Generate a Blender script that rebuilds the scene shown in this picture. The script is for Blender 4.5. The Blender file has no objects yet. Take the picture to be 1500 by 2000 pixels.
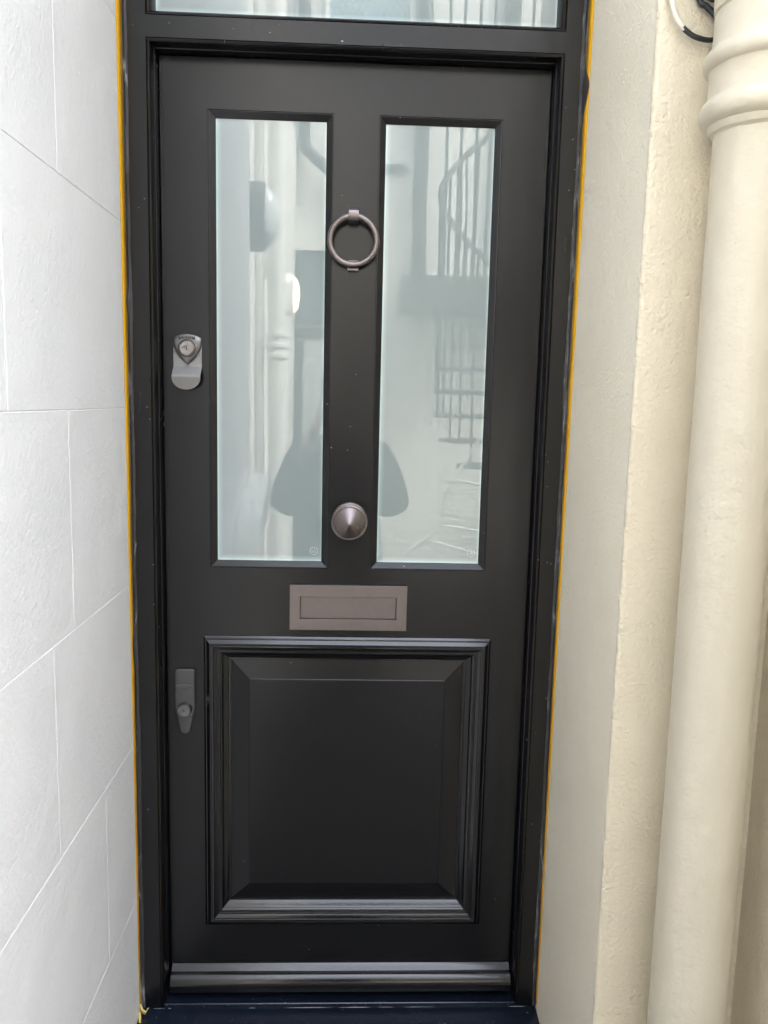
import bpy, bmesh, math, random
from mathutils import Vector, Matrix, Euler, noise
random.seed(7)
S = bpy.context.scene
C = S.collection
PI = math.pi
ZC = 1.62            # height of the lens above the paving
R = math.radians

# ------------------------------------------------------------------ camera
cam = bpy.data.objects.new('camera', bpy.data.cameras.new('camera'))
C.objects.link(cam)
cam.data.sensor_fit = 'HORIZONTAL'; cam.data.sensor_width = 36.0
cam.data.lens = 36.0 * 1574.04 / 1500.0
cam.data.clip_start = 0.02; cam.data.clip_end = 500
rt = Vector((0.9990706, -0.03640266, 0.02308193)); up = Vector((-0.0179354, 0.13585429, 0.99056647)); fw = Vector((0.03919503, 0.99005983, -0.13507513))
CROT = Matrix((rt, up, -fw)).transposed()
CAMP = Vector((0, -1.64, ZC))
cam.matrix_world = Matrix.Translation(CAMP) @ CROT.to_4x4()
S.camera = cam
S.render.resolution_x = 768; S.render.resolution_y = 1024

# ------------------------------------------------------------------ light
SUN_EL, SUN_AZ = 50.0, 60.0      # azimuth measured from +y towards +x
w = bpy.data.worlds.new('World'); S.world = w; w.use_nodes = True
nt = w.node_tree
bg = nt.nodes['Background']
sky = nt.nodes.new('ShaderNodeTexSky'); sky.sky_type = 'NISHITA'; sky.sun_disc = False
sky.sun_elevation = R(SUN_EL); sky.sun_rotation = R(SUN_AZ)
sky.air_density = 1.0; sky.dust_density = 4.0; sky.ozone_density = 1.0
hs = nt.nodes.new('ShaderNodeHueSaturation'); hs.inputs['Saturation'].default_value = .42     # thin overcast
nt.links.new(sky.outputs[0], hs.inputs['Color'])
tcw = nt.nodes.new('ShaderNodeTexCoord'); sxyz = nt.nodes.new('ShaderNodeSeparateXYZ'); nt.links.new(tcw.outputs['Generated'], sxyz.inputs[0])
ov = nt.nodes.new('ShaderNodeMapRange'); ov.inputs[1].default_value = 0; ov.inputs[2].default_value = 1; ov.inputs[3].default_value = .65; ov.inputs[4].default_value = 2.0   # cloud cover is brighter overhead
nt.links.new(sxyz.outputs[2], ov.inputs[0])
vm = nt.nodes.new('ShaderNodeVectorMath'); vm.operation = 'SCALE'; nt.links.new(hs.outputs[0], vm.inputs[0]); nt.links.new(ov.outputs[0], vm.inputs['Scale']); nt.links.new(vm.outputs[0], bg.inputs[0]); bg.inputs[1].default_value = 0.15
sl = bpy.data.lights.new('sun', 'SUN'); sl.energy = 1.2; sl.angle = R(14); sl.color = (1.0, 0.95, 0.88)
so = bpy.data.objects.new('sun', sl); C.objects.link(so)
sd = Vector((math.sin(R(SUN_AZ)) * math.cos(R(SUN_EL)), math.cos(R(SUN_AZ)) * math.cos(R(SUN_EL)), math.sin(R(SUN_EL))))
so.rotation_euler = sd.to_track_quat('Z', 'Y').to_euler()
so.location = (0, 0, 12)
S.view_settings.view_transform = 'Standard'; S.view_settings.look = 'None'
S.view_settings.exposure = 2.9; S.view_settings.gamma = 1.0
S.cycles.max_bounces = 10; S.cycles.diffuse_bounces = 6; S.cycles.glossy_bounces = 5

# ------------------------------------------------------------------ helpers
class MB:
    def __init__(s): s.v = []; s.f = []; s.a = []
    def add(s, vs, fs):
        o = len(s.v); s.v += [tuple(p) for p in vs]; s.f += [[i + o for i in f] for f in fs]
    def box(s, a, b):
        x0, y0, z0 = a; x1, y1, z1 = b
        s.add([(x0,y0,z0),(x1,y0,z0),(x1,y1,z0),(x0,y1,z0),(x0,y0,z1),(x1,y0,z1),(x1,y1,z1),(x0,y1,z1)],
              [(0,3,2,1),(4,5,6,7),(0,1,5,4),(1,2,6,5),(2,3,7,6),(3,0,4,7)])
    def loft(s, rings, closed=True, caps=True):
        n = len(rings[0]); vs = [p for r in rings for p in r]; fs = []
        for i in range(len(rings) - 1):
            for j in range(n if closed else n - 1):
                k = (j + 1) % n
                fs.append((i*n + j, i*n + k, (i+1)*n + k, (i+1)*n + j))
        if caps:
            fs.append(tuple(range(n))[::-1]); fs.append(tuple((len(rings)-1)*n + j for j in range(n)))
        s.add(vs, fs)
    def tube(s, pts, r, n=12, caps=True):
        pts = [Vector(p) for p in pts]; rings = []; prev = None
        for i, p in enumerate(pts):
            t = (pts[min(i+1, len(pts)-1)] - pts[max(i-1, 0)]).normalized()
            if prev is None:
                a = Vector((0,0,1)) if abs(t.z) < .9 else Vector((1,0,0)); prev = (a - t*a.dot(t)).normalized()
            else: prev = (prev - t*prev.dot(t)).normalized()
            b = t.cross(prev); rr = r[i] if isinstance(r, (list, tuple)) else r
            rings.append([p + (prev*math.cos(2*PI*k/n) + b*math.sin(2*PI*k/n))*rr for k in range(n)])
        s.loft(rings, True, caps)
    def lathe(s, c, prof, axis='z', n=48, caps=True):
        # prof: (radius, distance along axis)
        c = Vector(c); rings = []
        for r, h in prof:
            ring = []
            for k in range(n):
                a = 2*PI*k/n; u, v = r*math.cos(a), r*math.sin(a)
                ring.append(c + (Vector((u, v, h)) if axis == 'z' else Vector((u, h, v)) if axis == 'y' else Vector((h, u, v))))
            rings.append(ring)
        s.loft(rings, True, caps)
    def prism(s, poly, y0, y1):          # poly in (x, z); extruded along y, front = y0
        s.loft([[(x, y0, z) for x, z in poly], [(x, y1, z) for x, z in poly]])
    def grid_plate(s, xs, zs, holes, y0, y1):
        xs = sorted(set(xs)); zs = sorted(set(zs))
        def solid(i, j):
            if i < 0 or j < 0 or i >= len(xs)-1 or j >= len(zs)-1: return False
            cx = (xs[i]+xs[i+1])/2; cz = (zs[j]+zs[j+1])/2
            return not any(a < cx < b and c < cz < d for a, b, c, d in holes)
        n = len(zs); m = len(xs)
        vs = [(x, y, z) for y in (y0, y1) for x in xs for z in zs]; fs = []
        I = lambda k, i, j: k*m*n + i*n + j
        for i in range(m-1):
            for j in range(n-1):
                if not solid(i, j): continue
                fs.append((I(0,i,j), I(0,i+1,j), I(0,i+1,j+1), I(0,i,j+1)))
                fs.append((I(1,i,j), I(1,i,j+1), I(1,i+1,j+1), I(1,i+1,j)))
                if not solid(i-1, j): fs.append((I(0,i,j), I(0,i,j+1), I(1,i,j+1), I(1,i,j)))
                if not solid(i+1, j): fs.append((I(0,i+1,j), I(1,i+1,j), I(1,i+1,j+1), I(0,i+1,j+1)))
                if not solid(i, j-1): fs.append((I(0,i,j), I(1,i,j), I(1,i+1,j), I(0,i+1,j)))
                if not solid(i, j+1): fs.append((I(0,i,j+1), I(0,i+1,j+1), I(1,i+1,j+1), I(1,i,j+1)))
        s.add(vs, fs)
    def picture_frame(s, x0, x1, z0, z1, prof):   # mitred moulding, prof = (inset, y)
        rings = [[(x0+u, y, z0+u), (x1-u, y, z0+u), (x1-u, y, z1-u), (x0+u, y, z1-u)] for u, y in prof]
        s.loft(rings, True, False)

def finish(me, smooth=None):
    bm = bmesh.new(); bm.from_mesh(me); bmesh.ops.recalc_face_normals(bm, faces=bm.faces); bm.to_mesh(me); bm.free()
    if smooth is not None:
        me.shade_smooth(); me.set_sharp_from_angle(angle=R(smooth))

def root_loc(p):
    l = Vector((0,0,0))
    while p is not None:
        l += p.location; p = p.parent
    return l
def tag(o, label=None, cat=None, group=None, kind=None):
    if label: o['label'] = label
    if cat: o['category'] = cat
    if group: o['group'] = group
    if kind: o['kind'] = kind
    return o
def obj(name, mb, mat, parent=None, smooth=None, bevel=0, loc=None, keepn=False):
    off = root_loc(parent) + (Vector(loc) if loc else Vector((0,0,0)))
    me = bpy.data.meshes.new(name)
    me.from_pydata([Vector(p) - off for p in mb.v], [], mb.f)
    if not keepn: finish(me, smooth)
    elif smooth is not None: me.shade_smooth()
    o = bpy.data.objects.new(name, me); C.objects.link(o); o.parent = parent
    if loc: o.location = loc
    if mat: me.materials.append(mat)
    if bevel:
        b = o.modifiers.new('bevel', 'BEVEL'); b.width = bevel; b.segments = 3; b.limit_method = 'ANGLE'; b.angle_limit = R(30); b.harden_normals = False
        me.shade_smooth(); me.set_sharp_from_angle(angle=R(50))
    return o
def thing(name, loc, label, cat, group=None):
    o = bpy.data.objects.new(name, None); C.objects.link(o); o.location = loc; o.empty_display_size = .1
    return tag(o, label, cat, group)
def copy_tree(o, parent=None):
    c = o.copy(); C.objects.link(c); c.parent = parent
    for ch in list(o.children): copy_tree(ch, c)
    return c
def txt_mb(mb, s, size, M, depth=.0003, arc=None, bold=.0):
    """lettering as real raised geometry; M maps text plane (x right, y up, z towards viewer) to the world"""
    cu = bpy.data.curves.new('t', 'FONT'); cu.body = s; cu.size = size; cu.extrude = depth; cu.align_x = 'CENTER'; cu.offset = bold; cu.resolution_u = 3
    t = bpy.data.objects.new('t', cu); C.objects.link(t); bpy.context.view_layer.update()
    me = bpy.data.meshes.new_from_object(t.evaluated_get(bpy.context.evaluated_depsgraph_get()))
    vs = []
    for v in me.vertices:
        p = v.co.copy()
        if arc:
            a = p.x/arc; rr = arc + p.y; p = Vector((rr*math.sin(a), rr*math.cos(a) - arc, p.z))
        vs.append(M @ p)
    mb.add(vs, [tuple(f.vertices) for f in me.polygons])
    C.objects.unlink(t); bpy.data.objects.remove(t); bpy.data.curves.remove(cu); bpy.data.meshes.remove(me)
def face_door(x, y, z):
    return Matrix.Translation((x, y, z)) @ Matrix(((1,0,0,0),(0,0,-1,0),(0,1,0,0),(0,0,0,1)))

# ------------------------------------------------------------------ materials
class N:
    def __init__(s, name):
        s.m = bpy.data.materials.new(name); s.m.use_nodes = True; s.t = s.m.node_tree; s.b = s.t.nodes['Principled BSDF']
        s.pos = s.t.nodes.new('ShaderNodeNewGeometry').outputs['Position']
    def node(s, t, **k):
        n = s.t.nodes.new(t)
        for a, b in k.items(): setattr(n, a, b)
        return n
    def link(s, a, b): s.t.links.new(a, b)
    def noise(s, scale, detail=3, rough=.5, dist=0, stretch=(1,1,1), off=(0,0,0)):
        mp = s.node('ShaderNodeMapping'); mp.inputs['Scale'].default_value = stretch; mp.inputs['Location'].default_value = off; s.link(s.pos, mp.inputs[0])
        n = s.node('ShaderNodeTexNoise'); n.inputs['Scale'].default_value = scale; n.inputs['Detail'].default_value = detail
        n.inputs['Roughness'].default_value = rough; n.inputs['Distortion'].default_value = dist; s.link(mp.outputs[0], n.inputs[0]); return n.outputs[0]
    def ramp(s, f, stops):
        r = s.node('ShaderNodeValToRGB'); e = r.color_ramp.elements
        while len(e) < len(stops): e.new(.5)
        for q, (p, c) in zip(e, stops): q.position = p; q.color = c if len(c) == 4 else (*c, 1)
        s.link(f, r.inputs[0]); return r.outputs[0]
    def mix(s, f, a, b, mode='MIX'):
        n = s.node('ShaderNodeMix', data_type='RGBA', blend_type=mode)
        for i, v in ((0, f), (6, a), (7, b)):
            if isinstance(v, (float, int)): n.inputs[i].default_value = v
            elif isinstance(v, tuple): n.inputs[i].default_value = v if len(v) == 4 else (*v, 1)
            else: s.link(v, n.inputs[i])
        return n.outputs[2]
    def math(s, op, a, b=0.0, clamp=False):
        n = s.node('ShaderNodeMath', operation=op, use_clamp=clamp)
        for i, v in ((0, a), (1, b)):
            if isinstance(v, (float, int)): n.inputs[i].default_value = v
            else: s.link(v, n.inputs[i])
        return n.outputs[0]
    def bump(s, layers, inp='Normal'):
        prev = None
        for h, dist, st in layers:
            b = s.node('ShaderNodeBump'); b.inputs['Distance'].default_value = dist; b.inputs['Strength'].default_value = st
            s.link(h, b.inputs['Height'])
            if prev: s.link(prev, b.inputs['Normal'])
            prev = b.outputs[0]
        s.link(prev, s.b.inputs[inp])
    def set(s, **k):
        for a, v in k.items():
            i = s.b.inputs[a.replace('_', ' ')]
            if isinstance(v, (float, int)): i.default_value = v
            elif isinstance(v, tuple): i.default_value = (*v, 1) if len(v) == 3 else v
            else: s.link(v, i)

def wall_paint(name, col, dark, fine, peel, coarse, rough=.42, pimple=0):
    n = N(name)
    big = n.noise(3.0, 4, .6); mid = n.noise(26, 4, .6, stretch=(1,1,.6))
    c = n.mix(n.ramp(big, [(.25, (0,0,0)), (.75, (1,1,1))]), dark, col)
    c = n.mix(n.math('MULTIPLY', n.ramp(mid, [(.45, (0,0,0)), (.85, (1,1,1))]), .05), c, tuple(v*.7 for v in dark))
    spots = n.ramp(n.noise(120, 1, .5, off=(5,3,1)), [(.80, (0,0,0)), (.83, (1,1,1))])
    c = n.mix(n.math('MULTIPLY', spots, .35), c, tuple(v*.45 for v in dark))
    n.set(Base_Color=c, Roughness=n.math('ADD', n.math('MULTIPLY', mid, .2), rough - .1), Specular_IOR_Level=.45)
    L = [(n.noise(9, 2), .006, .6), (n.noise(coarse, 2, .5, .15), .0038, peel), (n.noise(fine, 2, .5, .1), .0014, peel)]
    if pimple:
        vor = n.node('ShaderNodeTexVoronoi'); vor.inputs['Scale'].default_value = pimple; n.link(n.pos, vor.inputs[0])
        L.append((n.ramp(vor.outputs['Distance'], [(.05, (1,1,1)), (.32, (0,0,0))]), .0012, .35))
    n.bump(L); return n.m

M_white = wall_paint('white_masonry_paint', (.87,.87,.865), (.81,.812,.82), 260, .34, 125, .42)
M_cream = wall_paint('cream_masonry_paint', (.64,.58,.45), (.595,.538,.412), 260, .62, 125, .38, pimple=140)
M_reveal = wall_paint('stone_coloured_masonry_paint', (.90,.84,.70), (.84,.78,.64), 300, .55, 150, .38, pimple=170)
M_court = wall_paint('courtyard_render', (.76,.75,.70), (.66,.65,.61), 60, .6, 20, .6)
M_pipe = wall_paint('cream_gloss_pipe_paint', (.565,.525,.42), (.54,.50,.397), 170, .42, 48, .37)

def black_paint(name, base, rough, scuff=0, speck=True, brushv=True, bs=.5, spec=.47):
    n = N(name)
    st = (1,1,.02) if brushv else (.02,1,1)
    brush = n.noise(700, 2, .6, stretch=st)
    blot = n.noise(4.5, 4, .6, .5)
    c = n.mix(n.ramp(blot, [(.3, (0,0,0)), (.75, (1,1,1))]), base, tuple(v*1.25 for v in base))
    if speck:
        sp = n.ramp(n.noise(210, 0, .5, off=(2.7,0,1.3)), [(.890, (0,0,0)), (.90, (1,1,1))])
        c = n.mix(n.math('MULTIPLY', sp, .6), c, (.45,.45,.45))
    dust = n.ramp(n.noise(35, 6, .75, 1.2, stretch=(1,1,.25)), [(.60, (0,0,0)), (.85, (1,1,1))])
    c = n.mix(n.math('MULTIPLY', dust, .010), c, (.4,.4,.42))
    if scuff:
        a = n.ramp(n.noise(90, 5, .7, .8, stretch=(1,1,.12)), [(.52, (0,0,0)), (.66, (1,1,1))])
        b = n.ramp(n.noise(14, 3, .6, stretch=(1,1,1), off=(0,0,7)), [(.42, (0,0,0)), (.6, (1,1,1))])
        c = n.mix(n.math('MULTIPLY', n.math('MULTIPLY', a, b), scuff), c, (.42,.44,.46))
    n.set(Base_Color=c, Roughness=n.math('ADD', n.math('MULTIPLY', n.noise(6, 4, .65, .4), .07), rough - .035), Specular_IOR_Level=spec)
    n.bump([(n.noise(7, 2), .0010, .25), (brush, .00012, bs), (n.noise(420, 2, .5), .00012, .4)])
    return n.m
BK = (.0042,.0043,.0053)
M_black = black_paint('black_eggshell_paint', BK, .235, bs=.3)
M_blackh = black_paint('black_eggshell_paint_level_grain', BK, .16, speck=False, bs=.03, spec=.72)
M_frame = black_paint('black_frame_paint', BK, .26, scuff=.02, bs=.12)
M_seal = black_paint('scuffed_black_sealant', (.03,.03,.033), .42, scuff=.9)
M_sill = black_paint('sky_tinted_black_sill_paint', (.006,.010,.019), .20, scuff=.02, brushv=False, bs=.1)  # black paint with the blue of the reflected sky put into its colour
M_chip = N('chipped_primer'); M_chip.set(Base_Color=(.5,.52,.55), Roughness=.6); M_chip = M_chip.m

def metal(name, col, rough, m=1.0):
    n = N(name); g = n.noise(60, 4, .6)
    n.set(Base_Color=n.mix(g, tuple(v*.9 for v in col), tuple(v*1.08 for v in col)), Metallic=m, Roughness=n.math('ADD', n.math('MULTIPLY', n.noise(12, 3), .1), rough-.05))
    n.bump([(n.noise(900, 2), .00005, .5)])
    return n.m
M_bronze = metal('satin_bronze_plate', (.235,.205,.20), .36)
M_steel = metal('satin_gunmetal', (.225,.218,.208), .40)
M_shield = metal('dark_gunmetal_casting', (.20,.20,.20), .34)
M_latch = metal('dark_grey_casting', (.115,.115,.115), .42, .8)
M_cyl = metal('nickel_lock_core', (.34,.32,.31), .28)
M_hole = N('keyhole_dark'); M_hole.set(Base_Color=(.004,.004,.004), Roughness=.8); M_hole = M_hole.m
M_bright = metal('bright_brass_pin', (.8,.75,.7), .2)

n = N('yellow_tape'); n.set(Base_Color=n.mix(n.noise(20, 3), (.70,.36,.004), (.80,.44,.008)), Roughness=.5); n.bump([(n.noise(160, 3, stretch=(1,1,.2)), .0004, .5)]); M_tape = n.m
n = N('curled_tape_back'); n.set(Base_Color=n.mix(n.noise(90, 3), (.62,.42,.06), (.75,.66,.30)), Roughness=.55); M_tapeb = n.m

def glass(name, base, rim_glow):
    n = N(name)
    at = n.node('ShaderNodeAttribute', attribute_name='rim_glow')
    soft = n.noise(5, 3, .5)
    c = n.mix(soft, tuple(v*.95 for v in base), tuple(v*1.04 for v in base))
    c = n.mix(at.outputs['Fac'], c, rim_glow)  # light glowing at the pane edges, painted in as paler aqua
    n.set(Base_Color=c, Roughness=.55, Specular_IOR_Level=.2, Coat_Weight=1.0, Coat_Roughness=.004, Coat_IOR=1.85)
    n.bump([(n.noise(5.5, 1, .5, .3, stretch=(1,1,.38), off=(3.1,0,2)), .0011, .22)], 'Coat Normal')
    return n.m
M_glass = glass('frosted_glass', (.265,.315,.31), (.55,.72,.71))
M_etch = N('etched_mark'); M_etch.set(Base_Color=(.46,.55,.555), Roughness=.5); M_etch = M_etch.m

def plain(name, col, rough=.5, metal_=0, spec=.5, sc=30):
    n = N(name); n.set(Base_Color=n.mix(n.noise(sc, 4, .6), tuple(v*.85 for v in col), tuple(min(1, v*1.12) for v in col)), Roughness=rough, Metallic=metal_, Specular_IOR_Level=spec)
    return n.m
M_iron = plain('black_painted_iron', (.02,.022,.026), .45)
M_dpane = plain('dark_window_glass', (.05,.07,.08), .08)
M_bpane = plain('pale_blue_glass', (.16,.30,.38), .15)
M_wire = plain('white_painted_wire', (.75,.77,.78), .5)
M_whitepaint = plain('white_pipe_paint', (.78,.77,.74), .35)
M_jacket = plain('dark_blue_grey_cloth', (.035,.045,.06), .9, 0, .2)
M_trouser = plain('charcoal_cloth', (.03,.03,.034), .9, 0, .2)
M_skin = plain('skin', (.55,.34,.25), .5)
M_hair = plain('dark_brown_hair', (.03,.02,.014), .6)
M_phone = plain('graphite_phone_body', (.03,.03,.035), .2)
M_shoe = plain('black_leather', (.02,.02,.02), .4)
M_eye = plain('dark_eye', (.02,.015,.01), .2)
M_lip = plain('lips', (.40,.17,.14), .5)
n = N('grey_stone_paving'); br = n.node('ShaderNodeTexBrick'); n.link(n.pos, br.inputs[0])
br.inputs['Scale'].default_value = 1.0; br.inputs['Brick Width'].default_value = .6; br.inputs['Row Height'].default_value = .45; br.inputs['Mortar Size'].default_value = .006
br.inputs['Color1'].default_value = (.085,.083,.08,1); br.inputs['Color2'].default_value = (.11,.106,.10,1); br.inputs['Mortar'].default_value = (.05,.05,.048,1)
n.set(Base_Color=n.mix(n.math('MULTIPLY', n.noise(14, 6, .7), .5), br.outputs[0], (.06,.058,.055)), Roughness=.75); n.bump([(n.noise(60, 4), .002, .5)]); M_pave = n.m
n = N('lit_lamp_lens'); n.set(Base_Color=(.9,.85,.7), Roughness=.3, Emission_Color=(1.0,.80,.45), Emission_Strength=1.6); M_lit = n.m
n = N('ribbed_lamp_lens'); n.set(Base_Color=(.62,.66,.68), Roughness=.2); M_lens = n.m
n = N('cable_sheath')
sx_n = n.node('ShaderNodeSeparateXYZ'); n.link(n.pos, sx_n.inputs[0])
pt = n.ramp(n.math('ADD', n.noise(60, 3, .6, .4), n.math('MULTIPLY', n.math('SUBTRACT', .456, sx_n.outputs[0]), 14.0)), [(.50, (0,0,0)), (.53, (1,1,1))])
n.set(Base_Color=n.mix(pt, (.02,.022,.024), (.70,.66,.58)), Roughness=.3); n.bump([(pt, .0006, 1)]); M_cable = n.m

Z = lambda z: z + ZC      # heights below are measured from the lens

# ------------------------------------------------------------------ ground
mb = MB(); mb.add([(-60,-60,0),(60,-60,0),(60,60,0),(-60,60,0)], [(0,1,2,3)])
tag(obj('ground', mb, M_pave), kind='structure')

# ------------------------------------------------------------------ left wall with scored courses
def scored_wall(x, y0, y1, z0, z1, courses, joints, thick=.25, g=.0013, d=.0013):
    """face looks towards +x; V-shaped scored joints are real grooves"""
    mb = MB()
    cs = [z0] + [c for c in courses if z0 < c < z1] + [z1]
    for k in range(len(cs)-1):
        za, zb = cs[k], cs[k+1]
        zi = za + (g if k > 0 else 0); zj = zb - (g if k < len(cs)-2 else 0)
        js = sorted(j for j in joints(za, zb) if y0 < j < y1)
        ys = [y0] + js + [y1]
        for i in range(len(ys)-1):
            ya = ys[i] + (g if i > 0 else 0); yb = ys[i+1] - (g if i < len(ys)-2 else 0)
            mb.add([(x,ya,zi),(x,yb,zi),(x,yb,zj),(x,ya,zj), (x-d,ys[i],za),(x-d,ys[i+1],za),(x-d,ys[i+1],zb),(x-d,ys[i],zb)],
                   [(0,1,2,3),(4,5,1,0),(5,6,2,1),(6,7,3,2),(7,4,0,3)])
    mb.box((x-thick, y0, z0), (x-d-.0005, y1, z1))
    return mb
H = .344; zc0 = Z(-.023)
courses = [zc0 + H*k for k in range(-4, 20)] ; courses[3] = Z(-.368); courses[2] = Z(-.704); courses[1] = Z(-1.044); courses[5] = Z(.3186)
JT = {-5: -.9, -4: -.25-.35, -3: -.25, -2: -.474, -1: -.385, 0: -.60, 1: -.40}
def joints(za, zb):
    k = round((za - zc0)/H); j = JT.get(k, -.35 - (k % 3)*.13)
    if za < .05: j = -.7
    return [j + .62*m for m in range(-12, 4)]
mb = scored_wall(-.436, -1.74, .30, 0, 3.6, courses, joints)
lw = tag(obj('wall', mb, M_white, keepn=False, loc=(-.436,-.9,0)), 'white painted wall with scored block joints, running left of the door', 'wall')
mb = MB(); mb.box((-.86, -6.2, 0), (-.56, -1.741, 3.9))
tag(obj('wall', mb, M_court, loc=(-.7,-4,0)), 'white wall set back behind the camera carrying three bulkhead lamps', 'wall')

# ------------------------------------------------------------------ right wall: reveal, worn rounded arris, cream face
def disp(x, y, z, a):
    p = Vector((x*18, y*18, z*18)); return a*noise.noise(p) + a*.5*noise.noise(p*2.3)
XR, YC, RR = .4215, -.424, .007
plan = [(XR, .30, 0), (XR, -.10, 0), (XR, -.20, 0), (XR, -.30, 0), (XR, -.38, .3)]
for k in range(0, 7):
    a = k/6*PI/2; plan.append((XR + RR - RR*math.cos(a), YC + RR - RR*math.sin(a), 1))
plan += [(XR+.03, YC, .5), (XR+.06, YC, .3), (XR+.12, YC, 0), (XR+.3, YC, 0), (5.2, YC, 0)]
def rightwall(m0, m1, mat, name=None):
    mb = MB(); pts = plan[m0:m1]; nz = 460; vs = []; fs = []
    for j in range(nz+1):
        z = 6.5*j/nz if j > 300 else 2.6*j/300
        if j > 300: z = 2.6 + (6.5-2.6)*(j-300)/(nz-300)
        for (x, y, wgt) in pts:
            e = disp(0, 0, z*2, .0008)*wgt + disp(x*2, y*2, z*9, .0005)*wgt
            vs.append((x + e, y - e*.6, z))
    m = len(pts)
    for j in range(nz):
        for i in range(m-1): fs.append((j*m+i, j*m+i+1, (j+1)*m+i+1, (j+1)*m+i))
    mb.add(vs, fs); return mb
rw = thing('wall', (.9, -.2, 0), 'cream rendered wall with a rounded corner, right of the door', 'wall')
obj('reveal', rightwall(0, 6, None), M_reveal, rw, smooth=60)
obj('wall_face', rightwall(5, len(plan), None), M_cream, rw, smooth=60)
mb = MB(); mb.box((XR+.02, YC+.02, 0), (5.2, .30, 6.5)); obj('wall_core', mb, M_cream, rw)
mb = MB(); nz = 200; vs = []; pl = [(.657,YC+.02,0),(.657,-.55,0),(.657,-.75,0),(.657,-.93,.3)] + [(.669-.012*math.cos(R(15*k)), -.938-.012*math.sin(R(15*k)), 1) for k in range(7)] + [(1.1,-.95,0)]
for j in range(nz+1):
    z = 6.5*j/nz
    for (x, y, wgt) in pl:
        e = disp(0, 0, z*3+9, .0016)*wgt; vs.append((x+e, y-e, z))
mb.add(vs, [(j*len(pl)+i, j*len(pl)+i+1, (j+1)*len(pl)+i+1, (j+1)*len(pl)+i) for j in range(nz) for i in range(len(pl)-1)])
rt_ = tag(obj('wall', mb, M_cream, loc=(.657,-.7,0), smooth=60), 'cream wall pier turning out beyond the thick drainpipe, at the right edge', 'wall')
mb = MB(); mb.box((.68,-.935,0),(1.1,YC+.01,6.5)); obj('wall_core', mb, M_cream, rt_)
# wall over the doorway
mb = MB(); mb.box((-.436, -.424, 3.35), (XR-.002, .30, 6.5))
tag(obj('lintel_wall', mb, M_cream, loc=(0,-.1,3.35)), 'cream wall over the doorway, above the glazed fanlight', 'wall')
mb = MB(); mb.box((-.434, .075, .1), (XR-.002, .29, 3.348))
tag(obj('hallway_wall', mb, plain('dark_interior', (.03,.03,.03), .9), loc=(0,.2,.1)), 'dark interior wall hidden behind the door and frame', 'wall')

# ------------------------------------------------------------------ door frame
F = -.045
df = thing('door_frame', (0, 0, .1), 'black painted timber door frame with a glazed fanlight and dark sill', 'door frame')
X0, X1, ZT = -.394, .382, Z(.653)
ZB = Z(-1.305); TZ0, TZ1 = Z(.691), Z(1.12); HD = Z(1.18)
mb = MB()
mb.grid_plate([-.4355, X0, X1, .4205], [ZB, ZT, TZ0, TZ1, HD], [(X0, X1, ZB, ZT), (X0, X1, TZ0, TZ1)], F, .07)
obj('frame_timber', mb, M_frame, df)
prof = [(0, F), (.0007, F+.0022), (.0016, F), (.0036, F-.0012), (.0058, F+.0006), (.0078, F+.005), (.0090, F+.011), (.0094, F+.017),
        (.0094, F+.0215), (.0106, F+.0222), (.0112, F+.0235), (.0112, .0), (.0112, .05)]
mb = MB()
rings = [[(X0+u, y, ZB), (X0+u, y, ZT-u), (X1-u, y, ZT-u), (X1-u, y, ZB)] for u, y in prof]
mb.loft(rings, False, False)
obj('door_stop_moulding', mb, M_frame, df, smooth=35)
mb = MB()
prof = [(0, F), (.0007, F+.0022), (.0016, F), (.004, F-.0012), (.0075, F+.002), (.0105, F+.009), (.012, F+.017), (.0135, F+.0225), (.0135, F+.034)]
mb.picture_frame(X0, X1, TZ0, TZ1, prof)
obj('fanlight_moulding', mb, M_frame, df, smooth=35)
# sealant fillets between frame and walls, wobbling
def sealant(xw, sgn, seed):
    mb = MB(); n = 420; rings = []
    for j in range(n+1):
        z = ZB + (HD-ZB)*j/n
        a = .0085 + .0022*noise.noise(Vector((seed, 0, z*5))) + .0012*noise.noise(Vector((seed, 3, z*26)))
        b = .0045 + .0035*noise.noise(Vector((seed, 9, z*5))) + .0016*noise.noise(Vector((seed, 7, z*33))) + (.034*math.exp(-((z-Z(.585))/.032)**2) if sgn < 0 else .010*math.exp(-((z-Z(-.50))/.03)**2) + .008*math.exp(-((z-Z(.18))/.02)**2))
        x = xw
        rings.append([(x, F+.001, z), (x + sgn*a, F-.0003, z), (x + sgn*a*.8, F-.0022, z), (x + sgn*a*.55, F-.0030-b*.12, z), (x + sgn*a*.22, F-b*.55, z), (x + sgn*.0012, F-b*.95, z), (x + sgn*.0002, F-b, z)])
    mb.loft(rings, False, False); return mb
obj('sealant', sealant(-.436, 1, 1.3), M_seal, df, smooth=50)
obj('sealant', sealant(.4213, -1, 5.1), M_seal, df, smooth=50)
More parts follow.
